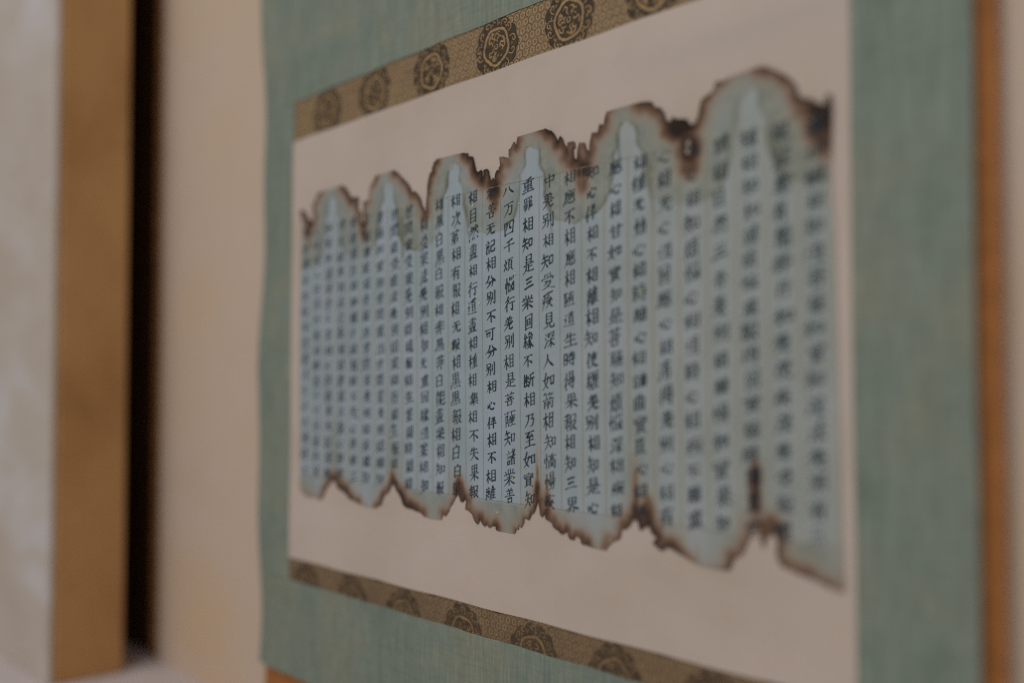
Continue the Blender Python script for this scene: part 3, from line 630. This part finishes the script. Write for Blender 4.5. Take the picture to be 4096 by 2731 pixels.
# water stains: each lobe keeps a clean bottle-shaped middle that widens downwards
LC = [-0.2170, -0.1385, -0.0600, 0.0197, 0.1000, 0.1824]
zz = [0.0900, 0.0952, 0.0985, 0.1040, 0.1120, 0.1180, 0.1240, 0.1290, 0.1318, 0.1345, 0.1375, 0.1420, 0.1465, 0.1480, 0.1489, 0.1493]
bb = [0.060, 0.041, 0.024, 0.0160, 0.0128, 0.0108, 0.0106, 0.0112, 0.0098, 0.0070, 0.0056, 0.0060, 0.0054, 0.0042, 0.0015, -0.004]
n3 = nz_(X, Z, 28, 7.7); n4 = nz_(X, Z, 90, 5.5)
stain = np.zeros(len(X)); tide = np.zeros(len(X))
u = np.min(np.abs(X[:, None] - np.array(LC)[None]), 1)
li = np.argmin(np.abs(X[:, None] - np.array(LC)[None]), 1)
side = np.sign(X - np.array(LC)[li])
zs = Z + 0.0022 * n3 + 0.0011 * n4 + 0.0016 * side * np.sin(li * 2.1 + 0.5)
b = np.interp(zs, zz, bb)
d = u - b - 0.0012 * n3 - 0.0016 * n4 - 0.0007 * n2                  # > 0 : stained
stain = np.clip(d / 0.0014 + 0.3, 0, 1) * (0.62 + 0.38 * np.exp(-np.clip(d, 0, 1) / 0.010)) * np.clip(0.85 + 0.5 * n3, .35, 1)
tide = np.exp(-((d - 0.0010) / 0.0011) ** 2) * np.clip(0.5 + 1.2 * n3 + .3 * (side < 0), 0.08, 1) * (Z > 0.08)
for ax, az, ex, ez, w_ in DRIPS:       # runs of water that dried along the folds
    A_ = np.array((ax, az)) * 1e-4; D_ = np.array((ex - ax, ez - az)) * 1e-4
    t_ = np.clip(((X - A_[0]) * D_[0] + (Z - A_[1]) * D_[1]) / (D_ @ D_), 0, 1)
    dd_ = np.hypot(X - A_[0] - t_ * D_[0] + .0006 * n4, Z - A_[1] - t_ * D_[1])
    tide = np.maximum(tide, np.exp(-(dd_ / (w_ * 1e-4)) ** 2) * np.clip(.75 + .8 * n3, .3, 1))
# below the lower ruled line, a fainter stain in every lower lobe
low = np.clip((-0.0775 - Z) / 0.002, 0, 1) * np.clip(0.42 + 0.9 * n3, 0, .75)
stain = np.maximum(stain, low)
# pale tan drifts round the scorched folds lower down
for ax in (-0.2138, -0.1320, -0.0563, 0.0245, 0.1054, 0.1840):
    stain = np.maximum(stain, 0.55 * np.exp(-((X - ax) / 0.010) ** 2) * np.clip((-0.005 - Z) / 0.05, 0, 1) * np.clip(.8 + n3, 0, 1))
warm = np.clip((X + 0.02) / 0.20, 0, 1) * 0.75
cols_x = [0.0174 + 0.01842 * k for k in range(-15, 12)]
sep = np.abs(((X - 0.0174) / 0.01842 + 0.5) - np.round((X - 0.0174) / 0.01842 + 0.5))
warm = np.clip(warm + np.exp(-(sep / 0.16) ** 2) * np.clip((np.abs(X - .0) - 0.02) / 0.12, 0, 1) * 0.7, 0, 1)
# burnt rims curl up a little off the paper under them
lift = 0.0011 * np.exp(-dist / 0.0022) * np.clip(char, 0, 1) * (0.6 + 0.8 * np.abs(n1))
Wv = np.array([wave(a, c) for a, c in zip(X, Z)])
ytop = -0.00035 - Wv - lift
verts = np.stack([X, ytop, Z], 1)
# close the rim with a thin skirt
from collections import Counter
ec = Counter()
for t in T2:
    for a_, b_ in ((t[0], t[1]), (t[1], t[2]), (t[2], t[0])):
        ec[(min(a_, b_), max(a_, b_))] += 1
rim = [e for e, c in ec.items() if c == 1]
rid = {}; extra = []
for e in rim:
    for v in e:
        if v not in rid:
            rid[v] = len(verts) + len(extra)
            extra.append((verts[v][0], verts[v][1] + 0.00030, verts[v][2]))
faces = [tuple(int(i) for i in t) for t in T2]
faces += [(int(a_), int(b_), rid[b_], rid[a_]) for a_, b_ in rim]
verts = np.concatenate([verts, np.array(extra)])
su = mesh_obj("burnt_sutra_sheet", verts, faces, M['sutra'], scroll, smooth=False)
idx = np.concatenate([np.arange(len(X)), np.array(list(rid.keys()), int)])
for nm, arr in (("char", char), ("stain", stain), ("tide", tide), ("warm", warm)):
    at = su.data.attributes.new(nm, 'FLOAT', 'POINT')
    at.data.foreach_set("value", np.clip(arr, 0, 1)[idx].astype(np.float32))
tag(su, "grey sutra paper burnt to scalloped edges, written in columns of ink")

# ------------------------------------------------------------------ writing and ruling on the sheet
INK_Y = -0.00056
def on_sheet(x, z):
    return bool(inside(np.array([(x, z)]), P)[0])
r = Rib()
zt, zb = 0.1281, -0.0779
def ruled(p0, p1, w, name):
    n = max(2, int(math.hypot(p1[0] - p0[0], p1[1] - p0[1]) / 0.004)); rr = Rib()
    pts = [(p0[0] + (p1[0] - p0[0]) * i / n, p0[1] + (p1[1] - p0[1]) * i / n) for i in range(n + 1)]
    ok = inside(np.array(pts), P)
    seg = []
    for i in range(n + 1):
        if ok[i]: seg.append(pts[i])
        if (not ok[i] or i == n) and len(seg) > 1:
            rr.ribbon(seg, [w for _ in seg], INK_Y + 0.0001, 0, cap=False); seg = []
        elif not ok[i]: seg = []
    if rr.V: rr.make(name, [M['line']], su)
ruled((-0.268, zt), (0.229, zt), 0.00036, "ruled_line")
ruled((-0.268, zb), (0.231, zb), 0.00036, "ruled_line")
for k in range(-15, 11):
    x = 0.0174 + 0.01842 * (k + 0.5)
    ruled((x, zt), (x + 0.0003, zb), 0.00036, "ruled_line")

def parse(s):
    out = []
    for st in s.split('/'):
        v = [float(t) for t in st.split()]
        out.append([(v[i], v[i + 1]) for i in range(0, len(v), 2)])
    return out
_cache = {}
def strokes(ch):
    if ch in _cache: return _cache[ch]
    ch0 = {'無': '无', '子': '千', '量': '重', '起': '道', '淺': '深'}.get(ch, ch)
    if ch0 in COMP:
        f = COMP[ch0].split(); out = []
        for i in range(0, len(f), 5):
            x0, y0, x1, y1 = map(float, f[i + 1:i + 5])
            out += [[(x0 + px * (x1 - x0) / 100, y0 + py * (y1 - y0) / 100) for px, py in st] for st in parse(G0[f[i]])]
    else:
        out = parse(G0[ch0])
    _cache[ch] = out
    return out
def brush(ch, cx, cz, w, h, rb, q, weight):
    sts = strokes(ch)
    slant = q.uniform(0.15, 0.26); thin = 1.0 if len(sts) < 9 else (0.86 if len(sts) < 13 else 0.74)
    for si, st in enumerate(sts):
        pts = [((px - 50) / 100, (50 - py) / 100) for px, py in st]
        pts = [(px + q.gauss(0, .015), pz + slant * px + q.gauss(0, .015)) for px, pz in pts]
        (ax, az), (ex, ez) = pts[0], pts[-1]; dx, dz = ex - ax, ez - az
        if len(pts) == 3 and dz < -.15 and abs(dx) > .2:      # long sweeping tails
            pts[-1] = (pts[-1][0] + (pts[-1][0] - pts[-2][0]) * q.uniform(.05, .25), pts[-1][1] + (pts[-1][1] - pts[-2][1]) * q.uniform(.05, .25))
        L = sum(math.hypot(pts[i + 1][0] - pts[i][0], pts[i + 1][1] - pts[i][1]) for i in range(len(pts) - 1))
        if len(pts) == 2:      # a straight stroke bows a little
            b = q.uniform(-.02, .02) + (0.03 if abs(dx) > abs(dz) else 0)
            pts = [pts[0], ((ax + ex) / 2 - dz * b, (az + ez) / 2 + dx * b), pts[1]]
        C = []
        Pp = [pts[0]] + pts + [pts[-1]]
        ns = 5
        for i in range(1, len(Pp) - 2):
            for s in range(ns):
                t = s / ns
                C.append(tuple(0.5 * ((2 * Pp[i][k]) + (-Pp[i-1][k] + Pp[i+1][k]) * t + (2*Pp[i-1][k] - 5*Pp[i][k] + 4*Pp[i+1][k] - Pp[i+2][k]) * t*t
                         + (-Pp[i-1][k] + 3*Pp[i][k] - 3*Pp[i+1][k] + Pp[i+2][k]) * t*t*t) for k in (0, 1)))
        C.append(pts[-1])
        n = len(C); ws = []
        hook = len(st) >= 3 and (st[-1][1] < st[-2][1] - 2 and st[-2][1] > st[0][1])
        for i in range(n):
            t = i / (n - 1)
            if L < 0.24: p = 0.45 + 0.9 * t * (1 if t < .8 else (1 - (t - .8) * 3))          # dot
            elif hook: p = (1.1 - 0.25 * math.sin(math.pi * t)) * (1 if t < .85 else max(0.15, 1 - (t - .85) * 6))
            elif abs(dz) < 0.34 * abs(dx): p = 0.70 - 0.38 * math.sin(math.pi * min(1, t * 1.05)) + 0.5 * max(0, t - .7)   # level stroke
            elif dx < -0.22 * abs(dz): p = 1.15 - 1.0 * t                                     # falls to the left and thins
            elif dx > 0.3 * abs(dz) and dz < 0: p = 0.30 + 1.5 * (t if t < .78 else max(0.0, .78 - (t - .78) * 3.3))  # presses to the right
            else: p = 1.05 - 0.22 * math.sin(math.pi * t) - (0.35 * (t - .85) / .15 if t > .85 else 0)
            ws.append(max(0.00016, 0.00113 * weight * thin * p * q.uniform(.92, 1.08)))
        world_pts = [(cx + px * w, cz + pz * h) for px, pz in C]
        rb.ribbon(world_pts, ws, INK_Y - 0.000006 * si)
for ci, text in enumerate(COLUMNS):
    x = cols_x[ci] - 0.0006; n = len(text); rb = Rib()
    wgt = rng.uniform(0.9, 1.15) * (1.05 if ci > 19 else 1)
    for i, ch in enumerate(text):
        z = 0.1243 + (-0.0738 - 0.1243) * i / (n - 1) + rng.uniform(-.0005, .0005)
        if not on_sheet(x, z): continue
        few = len(strokes(ch)) < 5
        h = 0.0095 * rng.uniform(.86, 1.14) * (0.84 if few else 1) * (0.94 if n > 17 else 1)
        w = 0.0096 * rng.uniform(.88, 1.12) * (0.95 if few else 1)
        brush(ch, x + rng.uniform(-.0009, .0009), z, w, h, rb, rng, wgt * rng.uniform(.9, 1.12))
    if rb.V: rb.make("ink_column", [M['ink']], su)

# flecks of gold leaf scattered over the sheet
r = Rib()
for k in range(170):
    x, z = rng.uniform(-0.262, 0.225), rng.uniform(-0.105, 0.145)
    if not on_sheet(x, z): continue
    s = rng.choice((0.00035, 0.0005, 0.0007, 0.0011)); a = rng.uniform(0, 6.28)
    m_ = rng.randint(4, 6); el = rng.uniform(.4, 1)
    r.quad([(x + s * math.cos(a + 6.283 * i / m_) * rng.uniform(.6, 1.2) * el, z + s * math.sin(a + 6.283 * i / m_) * rng.uniform(.6, 1.2)) for i in range(m_)], INK_Y - 0.00022 - k * 1e-7)
tag(r.make("gold_fleck", [M['gold']], su), kind="stuff")
